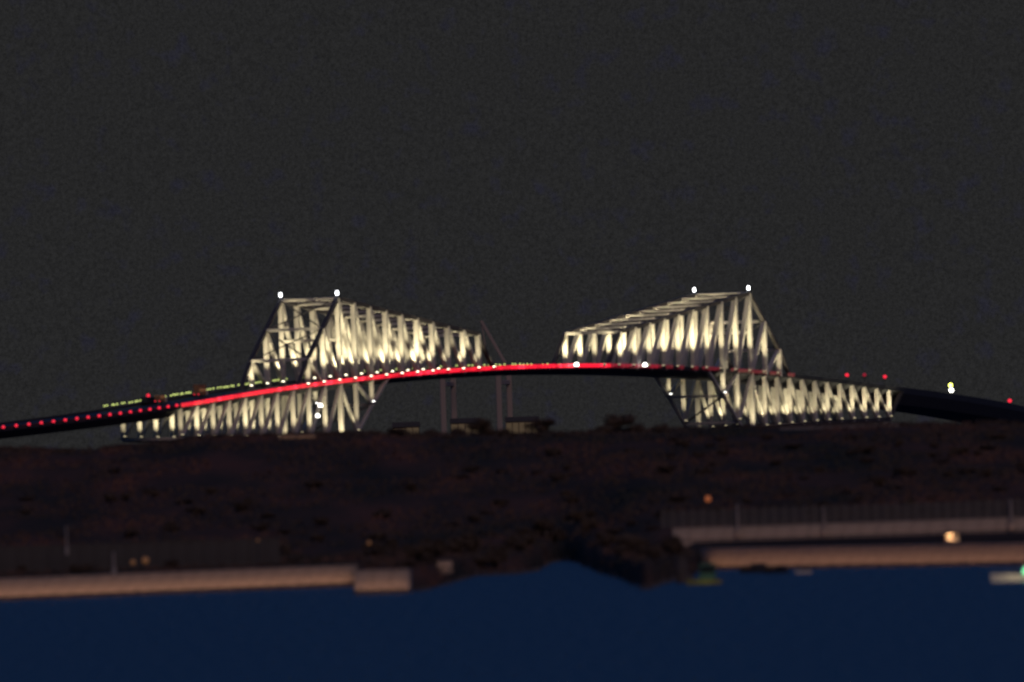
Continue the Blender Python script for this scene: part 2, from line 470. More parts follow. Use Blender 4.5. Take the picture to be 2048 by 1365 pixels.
flood_spots = []                                      # (point, aim, kind)
TOPS = {}
def half(sg):
    P = lambda a: sg*(220.0 - a)                      # a>0 towards mid-span, a<0 outwards
    nb, pb = (10, 16.0) if sg < 0 else (12, 14.25)
    top = {16*k: 87.0 - 15.7*(16*k/152.0) for k in range(0, 10)}
    wing = {-16: 75.4, -32: 63.6}
    depth = {0: 27.0, 16: 20.0, 32: 9.5}
    for k in range(1, nb+1):
        depth[-pb*k] = 11.5 + (1 - k/nb)*11.0
    if sg > 0: del depth[-pb*nb]
    for t in (-12.0, 12.0):
        T = lambda a, t=t: bp(P(a), t, z=top[a] if a in top else wing[a])
        D = lambda a, t=t: bp(P(a), t, DK)
        B = lambda a, t=t: bp(P(a), t, DK - depth[a])
        # upper chord: a mesh part, its posts and braces are sub-parts
        pts = [D(-44)] + [T(-32), T(-16)] + [T(16*k) for k in range(10)] + [D(160)]
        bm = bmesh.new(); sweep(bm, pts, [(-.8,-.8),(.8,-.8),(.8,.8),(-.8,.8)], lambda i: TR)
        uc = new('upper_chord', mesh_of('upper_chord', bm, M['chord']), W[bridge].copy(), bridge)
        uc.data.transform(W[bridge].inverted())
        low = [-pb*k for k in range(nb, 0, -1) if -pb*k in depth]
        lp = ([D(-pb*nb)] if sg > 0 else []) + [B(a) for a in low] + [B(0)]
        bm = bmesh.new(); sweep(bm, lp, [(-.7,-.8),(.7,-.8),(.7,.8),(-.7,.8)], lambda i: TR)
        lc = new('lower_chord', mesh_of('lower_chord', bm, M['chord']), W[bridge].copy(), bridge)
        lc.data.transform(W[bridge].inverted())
        beam('inclined_leg', me_diag, B(0), B(16), 1.2, 1.2, TR, lc)
        beam('inclined_leg', me_diag, B(16), B(32), 1.2, 1.3, TR, lc)
        beam('inclined_leg', me_diag, B(32), D(48), 1.3, 1.5, TR, lc)
        # above the deck
        pw = 2.0
        for a in [-32, -16] + [16*k for k in range(1, 10)]:
            beam('post', me_post, D(a), T(a), pw, pw, TR, uc)
        beam('pier_post', me_post, B(0), T(0), 1.9, 1.9, TR, uc)
        for k in range(0, 9):
            beam('diagonal_brace', me_diag, T(16*k), D(16*(k+1)), 1.6, 1.8, TR, uc)
        beam('diagonal_brace', me_diag, T(-16), D(0), 1.5, 1.7, TR, uc)
        beam('diagonal_brace', me_diag, T(-32), D(-16), 1.5, 1.7, TR, uc)
        # below the deck
        for a in low + [16, 32]:
            beam('post', me_post, B(a), D(a), 1.65, 1.65, TR, lc)
        prev = 0
        for k in range(1, nb+1):
            a = -pb*k
            if a in depth: beam('diagonal_brace', me_diag, B(a), D(-pb*(k-1)), 1.2, 1.3, TR, lc)
        beam('diagonal_brace', me_diag, B(16), D(0), 1.2, 1.3, TR, lc)
        beam('diagonal_brace', me_diag, B(32), D(16), 1.2, 1.3, TR, lc)
        # floodlights stand on brackets at the joints
        for a in [-32, -16, 0] + [16*k for k in range(1, 11)]:
            h = (top.get(a) or wing.get(a) or deck_z(P(a)) + 11) - deck_z(P(a))
            flood_spots.append((D(a) + UP*1.3, T(a) if a in top or a in wing else T(144), max(6.0, h), 'deck', t, a, sg))
        for a in low + [0, 16, 32]:
            flood_spots.append((B(a) + UP*0.9, D(a), depth[a], 'lower', t, a, sg))
        TOPS[(sg, t)] = (T, D, B, low)
    # struts and laterals between the two trusses
    Tn, Dn, Bn, low = TOPS[(sg, -12.0)]; Tf, Df, Bf, _ = TOPS[(sg, 12.0)]
    tops = [-32, -16] + [16*k for k in range(10)]
    for a in tops:
        beam('cross_strut', me_strut, Tf(a), Tn(a), 1.2, 1.2, UP, bridge)
    for a, b in zip(tops, tops[1:]):
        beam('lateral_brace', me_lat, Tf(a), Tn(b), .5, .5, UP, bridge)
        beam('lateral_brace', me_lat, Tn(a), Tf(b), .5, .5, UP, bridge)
    for a in low + [0, 16, 32]:
        beam('cross_strut', me_strut, Bf(a), Bn(a), 1.0, 1.0, UP, bridge)
    for a, b in zip(low + [0, 16], (low + [0, 16, 32])[1:]):
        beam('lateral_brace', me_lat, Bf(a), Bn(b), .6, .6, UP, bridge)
    # portal struts at the pier
    beam('cross_strut', me_strut, bp(P(0), 12, z=71.0), bp(P(0), -12, z=71.0), 1.2, 1.2, UP, bridge)
half(-1); half(1)

# deck girders, one per span piece, and parapets
def deck_piece(name, s0, s1, depth, step=16.0, width=12.9):
    k = max(1, round((s1-s0)/step))
    ss = [s0 + (s1-s0)*i/k for i in range(k+1)]
    bm = bmesh.new()
    sec = [(-width,-.55),(-width,-1.3),(-8.5,-.55-depth),(8.5,-.55-depth),(width,-1.3),(width,-.55)]
    if depth > 4: sec = [(-width,-.55),(-width,-2.2),(-10.8,-.55-depth),(10.8,-.55-depth),(width,-2.2),(width,-.55)]
    sweep(bm, [bp(s, 0) for s in ss], sec, lambda i: side_dir(ss[i]))
    bmesh.ops.transform(bm, matrix=W[bridge].inverted(), verts=bm.verts)
    o = new(name, mesh_of(name, bm, M['deck']), W[bridge].copy(), bridge)
    for t in (-12.75, 12.75):
        bm = bmesh.new()
        sweep(bm, [bp(s, t) for s in ss], [(-.12,-.55),(.12,-.55),(.12,.35),(-.12,.35)], lambda i: side_dir(ss[i]))
        bmesh.ops.transform(bm, matrix=W[bridge].inverted(), verts=bm.verts)
        new('parapet', mesh_of('parapet', bm, M['deck']), W[bridge].copy(), o)
    return o
cuts = [SL, -300, -220, -140, -60, 0, 60, 140, 220, 300, SR]
for a, b in zip(cuts, cuts[1:]): deck_piece('deck_girder', a, b, 2.6)
for k in range(5): deck_piece('approach_girder', SL - 80*(k+1), SL - 80*k - .1, 3.9, 8, 12.9)
for k in range(6): deck_piece('approach_girder', SR + 80*k + .1, SR + 80*(k+1), 6.2, 8, 12.9)

# piers
def pier(s, ztop, w, dpt):
    x, y, h = centre(s)
    bm = bmesh.new()
    add_box(bm, -w/2-3, w/2+3, -dpt/2-2.5, dpt/2+2.5, -3, 3.0, 0, .4)
    add_box(bm, -w/2, w/2, -dpt/2, dpt/2, 3.0, ztop-3, 0, .5)
    add_box(bm, -w/2-.8, w/2+.8, -dpt/2-1.2, dpt/2+1.2, ztop-3, ztop, 0, .4)
    new('bridge_pier', mesh_of('bridge_pier', bm, M['pier']), Matrix.Translation((x, y, 0)) @ Matrix.Rotation(h, 4, 'Z'), bridge)
pier(-220, deck_z(220)-27.9, 10, 30); pier(220, deck_z(220)-27.9, 10, 30)
pier(-378, deck_z(-378)-14.4, 5, 26); pier(372, deck_z(372)-14.9, 5, 26)
for s in (SL-330,): pier(s, deck_z(s)-4.5, 3, 9)
for s in (SR+200, SR+330): pier(s, deck_z(s)-6.9, 4, 18)

# ------------------------------------------------------------------ floodlights on the trusses
def flood_mesh(lens):
    bm = bmesh.new()
    add_box(bm, -.2, .2, -.1, 2.8, -.55, -.3, 0, .04)          # bracket towards the chord
    add_lathe(bm, [(.30,-.35),(.62,-.1),(.70,.3)], 10, 0)
    add_lathe(bm, [(.55,.31),(.5,.55),(.25,.70)], 10, 1)
    return mesh_of('floodlight', bm, [M['housing'], lens])
fm_warm, fm_white, fm_low = flood_mesh(M['warm']), flood_mesh(M['white']), flood_mesh(M['warm_low'])
SPOT_CACHE = {}
def spot_data(key, energy, size, color):
    if key not in SPOT_CACHE:
        d = bpy.data.lights.new('flood_beam', 'SPOT')
        d.energy = energy; d.spot_size = R(size); d.spot_blend = 1.0; d.shadow_soft_size = 0.5; d.color = color
        SPOT_CACHE[key] = d
    return SPOT_CACHE[key]
WARM = (1.0, 0.84, 0.50)
rf = random.Random(3)
DECK_E, LOW_E = 27000.0, 16500.0
for (p0, top, h, kind, t, a, sg) in flood_spots:
    truss = 'near' if t < 0 else 'far'
    pos = p0 - TR*3.6 - AXIS*((8.5 if sg < 0 else 10.5) if kind == 'deck' else 7.0)
    strong = kind == 'lower' and a == 32
    o = new('floodlight', fm_white if strong else fm_warm if kind == 'deck' and sg < 0 else fm_low, Matrix.Translation(pos) @ Matrix.Rotation(TH, 4, 'Z'))
    where = ('deck level joint of the truss' if kind == 'deck' else 'lower chord joint of the truss')
    if strong: lab = 'bright white floodlight at the rising end of a lower truss chord'
    else: lab = 'warm white floodlight bracketed to a ' + where
    tag(o, lab, 'floodlight', 'floodlights on the bridge trusses')
    # beam
    src = pos - TR*1.2 + UP*0.2
    toward = -AXIS*sg
    aim = p0 + UP*(h*(0.86 if sg < 0 else .92)) + AXIS*1.0
    lev = round(rf.choice([0.55, 0.8, 1.0, 1.0, 1.35, 1.7]), 2)
    hq = round(h/8)*8 or 4
    e = (DECK_E*(1.9 if sg > 0 else 1.15) if kind == 'deck' else LOW_E) * lev * max(.35, (hq/20.0)**1.2)
    d = spot_data((kind, hq, lev, sg), e, 56 if kind == 'deck' else 72, WARM)
    lo = bpy.data.objects.new('flood_beam', d); C.objects.link(lo)
    q = (aim - src).to_track_quat('-Z', 'Y').to_matrix().to_4x4()
    place(lo, Matrix.Translation(src) @ q, o)

# ------------------------------------------------------------------ lamps along the deck
def red_strip_mesh(lens):
    bm = bmesh.new()
    add_box(bm, -1.5, 1.5, .05, .3, -.5, .45, 0, .05)
    add_box(bm, -1.7, 1.7, -.35, .05, -.75, .8, 1, .2)
    return mesh_of('red_strip_lamp', bm, [M['housing'], lens])
me_reds = [red_strip_mesh(M[k]) for k in ('red', 'red', 'red_hot', 'red_worn')]
me_red_dim, me_red_low = red_strip_mesh(M['red_dim']), red_strip_mesh(M['red_low'])
rr_ = random.Random(11)
def lamp_matrix(s, t, dz=0.0):
    return Matrix.Translation(bp(s, t, dz)) @ Matrix.Rotation(centre(s)[2], 4, 'Z')
s = SL + 2
while s < 268:
    dim = s > 62
    if s > 118 and rr_.random() < .35:
        s += 4.0; continue
    o = new('red_strip_lamp', (me_red_low if s > 112 else me_red_dim) if dim else rr_.choice(me_reds), lamp_matrix(s, -13.17))
    tag(o, 'faint red strip lamp on the parapet beside a lit truss' if dim else 'bright red strip lamp in the unbroken red line along the parapet', 'lamp',
        'faint red lamps along the deck edge' if dim else 'bright red lamps along the deck edge')
    s += 4.0
bm = bmesh.new()
add_box(bm, -.3, .3, .1, .45, -.5, -.1, 0, .05)
add_lathe(bm, [(.45,-.45),(.5,-.2),(.62,.25),(.45,.7),(.2,.85)], 12, 1, [0,1,1,1], 0, -.45)
me_rdot = mesh_of('red_round_lamp', bm, [M['housing'], M['red_dot']])
s = SL - 5
for k in range(26):
    o = new('red_round_lamp', me_rdot, lamp_matrix(s, -13.3))
    tag(o, 'round red lamp in the dotted row on the approach parapet', 'lamp', 'dotted red lamps on the approach')
    s -= 8.0
bm = bmesh.new()
add_box(bm, -.12, .12, -.12, .12, -.1, .45, 0, .03)
add_lathe(bm, [(.15,.45),(.42,.65),(.45,1.0),(.2,1.25)], 8, 1, [0,1,1])
me_green = mesh_of('yellow_green_lamp', bm, [M['housing'], M['green']])
rg = random.Random(5)
s = SL - 14
while s < 392:
    if rg.random() > 0.17:
        o = new('yellow_green_lamp', me_green, lamp_matrix(s + rg.uniform(-.6, .6), 12.75, .28 + rg.uniform(0, .25)))
        tag(o, 'small yellow green lamp on the far parapet of the bridge deck', 'lamp', 'yellow green lamps on the far parapet')
    s += 2.5 if s < -225 else 4.2 if s < 100 else 6.5

# peak strobes
bm = bmesh.new()
add_lathe(bm, [(.5,0),(.35,.2),(.22,.3),(.22,.6)], 10, 0)
add_lathe(bm, [(.4,.6),(.58,.85),(.58,1.9),(.3,2.3)], 12, 1)
add_beam(bm, (0,0,2.2), (0,0,3.8), .08, .08, Vector((0,1,0)), 0)
me_strobe = mesh_of('obstruction_light', bm, [M['housing'], M['white_strong']])
for sg in (-1, 1):
    for t in (-12, 12):
        o = new('obstruction_light', me_strobe, Matrix.Translation(bp(sg*220, t, z=87.8)))
        tag(o, 'white warning light on the peak of the %s bridge truss with the %s' % ('near' if t < 0 else 'far', 'dotted red approach' if sg < 0 else 'dark curving approach'), 'warning light', 'warning lights on the truss peaks')

# white channel lamps on the deck edge and by the pier
def nav_lamp(r, lens):
    bm = bmesh.new()
    add_box(bm, -.3, .3, -.2, 1.3, -r*.3-.3, -r*.3, 0, .05)
    add_lathe(bm, [(r*.45,-r*1.0),(r*.95,-r*.5),(r*1.0,r*.3),(r*.6,r*.9),(r*.2,r*1.05)], 14, 1, [0,1,1,1], 0, -r)
    return mesh_of('channel_lamp', bm, [M['housing'], lens])
me_nav = nav_lamp(1.0, M['white'])
def s_at_px(px, t, lo=-700, hi=700):
    for _ in range(60):
        m_ = (lo+hi)/2; v = bp(m_, t)
        x, y = v.x/v.y*F_PX, (CAM_H - v.z)/v.y*F_PX + (Y_HOR-682.5)
        u = 1024 + x*math.cos(ROLL) + y*math.sin(ROLL)
        lo, hi = (m_, hi) if u < px else (lo, m_)
    return lo
for px, lab in ((1145, 'large round white lamp on the deck edge where the bare middle span ends'), (1282, 'large round white lamp on the deck edge under the sloping truss')):
    o = new('channel_lamp', me_nav, lamp_matrix(s_at_px(px, -13.4), -14.15, .2)); tag(o, lab, 'lamp', 'white channel lamps')
me_nav2 = nav_lamp(.9, M['white'])
for px, dz, lab in ((632, -8.4, 'upper white lamp of the pair hung under the red edged deck'), (626, -12.3, 'lower white lamp of the pair hung under the red edged deck')):
    o = new('channel_lamp', me_nav2, lamp_matrix(s_at_px(px, -13.4), -14.1, dz)); tag(o, lab, 'lamp', 'white lamps under the deck')

# lamp masts on the dark approach
def mast(name, s, t, h, lens, r, label, twin=False):
    Mw = lamp_matrix(s, t, .3)
    root = new(name, None, Mw); tag(root, label, 'lamp post', 'lamp masts on the bridge deck')
    bm = bmesh.new(); add_lathe(bm, [(.22,-.9),(.16,h*.5),(.09,h)], 8)
    new('pole', mesh_of('pole', bm, M['housing']), Mw, root)
    bm = bmesh.new(); add_lathe(bm, [(r*.5,h),(r,h+r*.5),(r,h+r*1.3),(r*.4,h+r*1.8)], 12)
    new('lamp_head', mesh_of('lamp_head', bm, lens), Mw, root)
    if twin:
        bm = bmesh.new(); add_lathe(bm, [(r*.5,h+r*2.2),(r*.85,h+r*2.6),(r*.85,h+r*3.3),(r*.4,h+r*3.8)], 12, cx=-.9)
        add_beam(bm, (0,0,h+r*1.7), (-.9,0,h+r*2.4), .2, .2, Vector((0,1,0)))
        new('lamp_head', mesh_of('lamp_head', bm, M['yellow_lamp']), Mw, root)
mast('lamp_mast', s_at_px(1903, -12.7), -12.7, .6, M['white'], 1.0, 'twin white and yellow lamp mast on the dark curving approach', True)
mast('red_lamp_mast', s_at_px(1695, 12.7), 12.7, 5.4, M['red_dot'], .8, 'red lamp on a mast, nearer the lit truss end')
mast('red_lamp_mast', s_at_px(1771, 12.7), 12.7, 6.8, M['red_dot'], .8, 'red lamp on a mast above the end of the lower truss')
mast('red_lamp_mast', s_at_px(1730, 12.7), 12.7, 6.4, M['red_dim'], .8, 'faint red lamp on a mast between two brighter red ones')
mast('red_lamp_mast', s_at_px(2041, 12.7), 12.7, 8.8, M['red_dot'], .9, 'red lamp on a mast over the falling end of the approach')

# vehicles on the deck
def wheels(root, Mw, xs_, w, r):
    for x in xs_:
        for sd in (-1, 1):
            bm = bmesh.new(); add_lathe(bm, [(r*.6,-.14),(r,-.10),(r,.10),(r*.6,.14)], 12)
            new('wheel', mesh_of('wheel', bm, M['tyre']), Mw @ Matrix.Translation((x, sd*(w/2-.12), r)) @ Matrix.Rotation(math.pi/2, 4, 'X'), root)
def truck(s, t, label, box_h=3.3, L=8.0):
    Mw = lamp_matrix(s, t, -.54); root = new('box_truck', None, Mw); tag(root, label, 'truck', 'trucks crossing the bridge')
    new('cargo_box', box_mesh('cargo_box', M['truck'], -L/2, L/2-2, -1.2, 1.2, .9, .9+box_h-.5, .06), Mw, root)
    cab = new('cab', box_mesh('cab', M['van'], L/2-1.9, L/2, -1.1, 1.1, .6, 2.8, .18), Mw, root)
    new('windscreen', box_mesh('windscreen', M['glass'], L/2+.005, L/2+.03, -.9, .9, 1.7, 2.5), Mw, cab)
    new('chassis', box_mesh('chassis', M['housing'], -L/2+.1, L/2-.3, -.8, .8, .55, .88), Mw, root)
    for sd in (-1, 1):
        new('tail_lamp', box_mesh('tail_lamp', M['red_dot'], -L/2-.05, -L/2-.005, sd*.9-.25, sd*.9+.25, 1.0, 1.4), Mw, root)
        new('glow_panel', box_mesh('glow_panel', M['sodium_dim'], -L/2+.2, L/2-2.3, sd*1.23-.025, sd*1.23+.025, 2.2, 3.4), Mw, root)  # dim orange glowing panel along the cargo box side
    wheels(root, Mw, (-L/2+1.2, L/2-1.0), 2.3, .48)
truck(s_at_px(402, 6), 6, 'dim orange box truck on the approach deck behind yellow green lamps', 4.6, 9.0)
truck(s_at_px(322, 6), 6, 'low orange lit truck on the approach deck near the first truss post', 2.8, 7.0)
Mw = lamp_matrix(s_at_px(297, 11), 11.0, -.54); root = new('bus', None, Mw); tag(root, 'bus with a red roof lamp on the approach deck', 'bus')
new('body', box_mesh('body', M['deck'], -4.5, 4.5, -1.2, 1.2, .5, 3.0, .2), Mw, root)
for k in range(4): new('window', box_mesh('window', M['glass'], -4+k*2, -2.4+k*2, -1.225, -1.205, 1.6, 2.5), Mw, root)
bm = bmesh.new(); add_lathe(bm, [(.5,3.0),(.7,3.3),(.6,3.9),(.2,4.2)], 10); new('roof_lamp', mesh_of('roof_lamp', bm, M['red_dot']), Mw, root)
wheels(root, Mw, (-3.0, 3.0), 2.3, .5)

# ------------------------------------------------------------------ quay walls
wash_d = {}
def wall_run(name, label, p, q, z0, z1, panel, thick, mtl, reflect_dark=None, seed=1, group=None, cope=.25):
    """panels are parts, standing on the line p->q, face towards the camera."""
    x = (q-p); L = x.length; x = x.normalized()
    ang = math.atan2(x.y, x.x)
    Mr = Matrix.Translation((p.x, p.y, 0)) @ Matrix.Rotation(ang, 4, 'Z')
    root = new(name, None, Mr); tag(root, label, 'wall', group)
    k = max(1, round(L/panel)); w = L/k; rr = random.Random(seed)
    mes = [box_mesh('wall_panel', mtl, .03, w-.03, 0, thick, z0, z1, .05) for _ in range(1)]
    for i in range(k):
        new('wall_panel', mes[0], Mr @ Matrix.Translation((i*w, rr.uniform(-.06,.06), rr.uniform(-.06,.04))), root)
    if cope: new('coping', box_mesh('coping', mtl, 0, L, -.12, thick+.1, z1+.06, z1+.06+cope, .04), Mr, root)
    if reflect_dark: new('reflection_band', box_mesh('reflection_band', M['reflect_dark'], 0, L, -.22, -.07, -1.0, reflect_dark), Mr, root)  # dark strip standing in for the wall's reflection in the water
    return root, Mr, L
def added_wash_row(Mr, L, off, z, energy, color, label, group, step=9.0, h=0.0, tilt=4, x0=0.0):  # unseen lamps, added to wash the wall faces with light
    k = max(1, round((L-x0)/step)); w = (L-x0)/k
    key = (round(w,2), energy, color)
    if key not in wash_d:
        d = bpy.data.lights.new('added_wash_light', 'AREA'); d.shape = 'RECTANGLE'; d.size = w*.98; d.size_y = .25; d.energy = energy; d.color = color
        bm = bmesh.new()
        add_box(bm, -w*.49, w*.49, -.18, .12, -.12, .14, 0, .03)
        for sx in (-.4, .4): add_box(bm, w*sx-.1, w*sx+.1, -.1, .1, -1.6, -.1, 0)
        wash_d[key] = (d, mesh_of('added_wash_lamp', bm, M['housing']))
    d, me = wash_d[key]
    for i in range(k):
        Mo = Mr @ Matrix.Translation((x0+(i+.5)*w, -off, z))
        o = new('added_wash_lamp', me, Mo); tag(o, label, 'lamp', group)
        lo = bpy.data.objects.new('added_wash_light', d); C.objects.link(lo)
        place(lo, Mo @ Matrix.Translation((0, .16, .16)) @ Matrix.Rotation(R(90+tilt), 4, 'X') , o)
SOD = (1.0, 0.47, 0.24)
zoff = lambda px, py, z: at_level(px, py, z)
pA, pB = SHORE[0], SHORE[1]
_, MrA, LA = wall_run('quay_wall', 'long orange lit concrete quay wall below the brown hillside', pA, pB, -1.5, 3.7, 5.0, 5.5, M['concrete'], .35, 2)
pC, pD = Vector((SHORE[2].x - 1.2, SHORE[2].y, 0)), Vector((SHORE[3].x, SHORE[2].y - .4, 0))
_, MrC, LC = wall_run('quay_wall', 'short stepped out end of the orange lit quay wall beside the dark cove', pC, pD, -1.5, 3.9, 3.4, 9.0, M['concrete'], .35, 3)
pE, pF = SHORE[18], SHORE[19]
_, MrE, LE = wall_run('quay_wall', 'orange lit quay wall below the road with the parked van', pE, pF, -1.5, 3.8, 9.0, 4.6, M['concrete'], .35, 4)
pG, pH = at_depth(1345, 1075, WALL_Y), at_depth(2300, 1075, WALL_Y); pG.z = pH.z = 0
_, MrG, LG = wall_run('retaining_wall', 'dim brown retaining wall carrying the grey fence above the road', pG, pH, 2.5, 7.7, 3.6, .7, M['concrete'], None, 5)
WE = 95.0
added_wash_row(MrA, LA, 2.2, .45, WE*0.56, SOD, 'added dark linear wash lamp in the water along the long quay wall', 'added wash lamps before the long quay wall', 9.0)
added_wash_row(MrC, LC, 2.2, .45, WE*0.28, SOD, 'added dark linear wash lamp before the stepped out quay end', 'added wash lamps before the quay end', 5.0)
added_wash_row(MrE, LE, 3.0, .45, WE*0.66, SOD, 'added dark linear wash lamp in the water before the quay under the road', 'added wash lamps before the road quay', 9.0)
added_wash_row(MrG, LG, 3.0, 5.3, WE*0.12, (1.0, .48, .26), 'added dark linear wash lamp on the road before the retaining wall', 'added wash lamps on the road', 9.0)

# road strip between quay and retaining wall
bm = bmesh.new()
a0, a1 = SHORE[18].x + 3, 150.0
k = 40; prevv = None
for i in range(k+1):
    X = a0 + (a1-a0)*i/k
    y0 = shore_y(X)+14.2
    v = [bm.verts.new((X, y0 + (WALL_Y-.2-y0)*f, land_z(X, y0 + (WALL_Y-.2-y0)*f)+.05)) for f in (0, .25, .5, .75, 1)]
    if prevv:
        for j in range(4): bm.faces.new((prevv[j], v[j], v[j+1], prevv[j+1]))
    prevv = v
road = new('quay_road', mesh_of('quay_road', bm, M['road'])); tag(road, kind='structure')

# fence on the retaining wall
def fence(name, label, p, q, z0, h, pitch, seed):
    x = q-p; L = x.length; ang = math.atan2(x.y, x.x)
    Mr = Matrix.Translation((p.x, p.y, z0)) @ Matrix.Rotation(ang, 4, 'Z')
    root = new(name, None, Mr); tag(root, label, 'fence')
    k = round(L/pitch); w = L/k; rr = random.Random(seed)
    mp_ = box_mesh('post', M['pale'], -.13, .13, -.16, .16, 0, h+.15, .02)
    bm = bmesh.new()
    nb_ = 7
    for i in range(nb_): add_box(bm, w*(i+.12)/nb_, w*(i+.80)/nb_, .0, .06, .15, h-.1)
    add_box(bm, .1, w-.1, .08, .16, .5, .65); add_box(bm, .1, w-.1, .08, .16, h-.6, h-.45)
    mpan = mesh_of('fence_panel', bm, M['fence'])
    for i in range(k):
        new('post', mp_, Mr @ Matrix.Translation((i*w, 0, rr.uniform(0,.12))), root)
        new('fence_panel', mpan, Mr @ Matrix.Translation((i*w, 0, 0)), root)
    new('post', mp_, Mr @ Matrix.Translation((L, 0, 0)), root)
fence('board_fence', 'grey upright board fence along the top of the retaining wall', at_depth(1325, 1050, WALL_Y+.3), at_depth(2140, 1050, WALL_Y+.3), 7.98, 3.6, 2.1, 8)

# grey wall on the other terrace
gp, gq = at_depth(-60, 1112, 4010), at_depth(560, 1098, 4010); gp.z = gq.z = 0
wall_run('boundary_wall', 'faint grey boundary wall behind the long quay', gp, gq, 3.4, 9.0, 3.2, .4, M['wall_grey'], None, 6)

# poles
def pole(px, py0, py1, Y, label, r=.16):
    b = at_depth(px, py0, Y); t_ = at_depth(px, py1, Y); h = t_.z - b.z
    Mw = Matrix.Translation(b); root = new('light_pole', None, Mw); tag(root, label, 'pole', 'unlit poles on the quays')
    bm = bmesh.new(); add_lathe(bm, [(r*1.8,-1.0),(r*1.8,.5),(r,.6),(r*.7,h)], 8)
    new('shaft', mesh_of('shaft', bm, M['concrete']), Mw, root)
    new('lamp_arm', box_mesh('lamp_arm', M['fence'], -.1, 1.5, -.1, .1, h-.25, h, .04), Mw, root)
pole(1476, 1062, 1009, WALL_Y-1.2, 'pale unlit pole before the fence, close to the red lamp', .30)
pole(1648, 1062, 1012, WALL_Y-1.2, 'slim unlit pole before the middle of the board fence', .22)
pole(2023, 1050, 1000, WALL_Y-1.2, 'thick pale unlit pole before the board fence above the moored boat', .34)
pole(134, 1100, 1052, 4000, 'faint unlit pole before the grey boundary wall', .2)
pole(228, 1142, 1104, 3840, 'faint unlit pole on the long quay beside two orange lamps', .26)

# bollard / hillside lamps
def small_lamp(px, py, Y, r, lens, label, grp='small lamps on the land', foot=None):
    v = at_depth(px, py, Y)
    zf = foot if foot is not None else min(v.z-.4, land_z(v.x, v.y))
    h = v.z - zf
    Mw = Matrix.Translation((v.x, v.y, zf)); root = new('post_lamp', None, Mw); tag(root, label, 'lamp', grp)
    bm = bmesh.new(); add_lathe(bm, [(.14,-.3),(.10,max(.1,h-r))], 8); new('post', mesh_of('post', bm, M['housing']), Mw, root)
    bm = bmesh.new(); add_lathe(bm, [(r*.5,h-r),(r,h-r*.4),(r,h+r*.4),(r*.5,h+r)], 12); new('lamp_head', mesh_of('lamp_head', bm, lens), Mw, root)
small_lamp(1416, 998, 4230, .62, M['sodium'], 'orange red lamp on the dark slope above the board fence')
small_lamp(291, 1121, 3880, .62, M['sodium_dim'], 'brighter orange lamp of the two beside the quay pole')
small_lamp(266, 1125, 3880, .45, M['sodium_dim'], 'fainter orange lamp of the two beside the quay pole')
small_lamp(516, 1081, 3990, .25, M['sodium_dim'], 'tiny pale lamp on the boundary wall terrace')
small_lamp(1228, 1018, 4700, .35, M['sodium_dim'], 'tiny orange lamp on the dark brown slope above the cove')
small_lamp(738, 1086, 4010, .4, M['sodium_dim'], 'tiny pinkish lamp on the slope behind the stepped quay end')
small_lamp(1287, 1172, 3640, .42, M['peach'], 'warm lamp low at the water on the point beside the cove', foot=-.4)
small_lamp(1314, 1122, 3900, .4, M['red_dim'], 'faint red lamp on the point beside the cove')
small_lamp(1321, 1146, 3800, .35, M['green'], 'faint yellow lamp on the point beside the cove')

# low lit jetty wall in the cove
jp, jq = at_depth(840, 1135, 3830), at_depth(905, 1134, 3830); jp.z = jq.z = 0
_, MrJ, LJ = wall_run('jetty_wall', 'small dim orange wall end on the dark bank by the cove', jp, jq, 2.0, 4.1, 2.2, .5, M['concrete'], None, 9)
added_wash_row(MrJ, LJ, 1.4, 3.2, 4.0, SOD, 'small added wash lamp before the jetty wall on the dark bank', 'added jetty wash lamps', 3.2)

# ------------------------------------------------------------------ boats
def hull_mesh(L, B, H, mtl, name='hull'):
    bm = bmesh.new(); st = 9; rings = []
    for i in range(st):
        u = i/(st-1)                                  # 0 bow, 1 stern
        b = B/2*min(1, 1.25*math.sin(math.pi/2*min(1, u*1.7+.04)))
        x = -L/2 + L*u; sh = H*(1+.35*(1-u)**2)
        rings.append([bm.verts.new(q) for q in ((x+.5*(1-u), 0, -.6), (x+.2*(1-u), b*.7, -.1), (x, b, sh), (x, b*.9, sh-.08), (x, -b*.9, sh-.08), (x, -b, sh), (x+.2*(1-u), -b*.7, -.1))])
    for a, b in zip(rings, rings[1:]):
        for i in range(7): bm.faces.new((a[i], a[(i+1)%7], b[(i+1)%7], b[i]))
    bm.faces.new(rings[-1]); bm.faces.new(list(reversed(rings[0])))
    bmesh.ops.recalc_face_normals(bm, faces=bm.faces)
    return mesh_of(name, bm, mtl)
def boat(px, py, L, B, H, hull, cabin, label, rz=0.0, grp='boats by the quays', cab=(0.1, .35, 1.5), name='motor_boat'):
    v = at_level(px, py, 0.0)
    Mw = Matrix.Translation((v.x, v.y, 0)) @ Matrix.Rotation(rz, 4, 'Z')
    root = new(name, None, Mw); tag(root, label, 'boat', grp)
    new('hull', hull_mesh(L, B, H, hull), Mw, root)
    c0, c1, ch = cab
    cb = new('cabin', box_mesh('cabin', cabin, L*c0, L*c1, -B*.33, B*.33, H-.06, H+ch, .12), Mw, root)
    new('window', box_mesh('window', M['glass'], L*c0+.2, L*c1-.2, -B*.33-.02, -B*.33-.005, H+ch*.45, H+ch*.82), Mw, cb)
    bm = bmesh.new()
    for i in range(5): add_beam(bm, (-L*.45+i*L*.1, 0, H), (-L*.45+i*L*.1, 0, H+.8), .04, .04, Vector((0,1,0)))
    add_beam(bm, (-L*.47, 0, H+.78), (-L*.03, 0, H+.78), .05, .05, Vector((0,1,0)))
    new('rail', mesh_of('rail', bm, M['fence']), Mw, root)
    return root, Mw
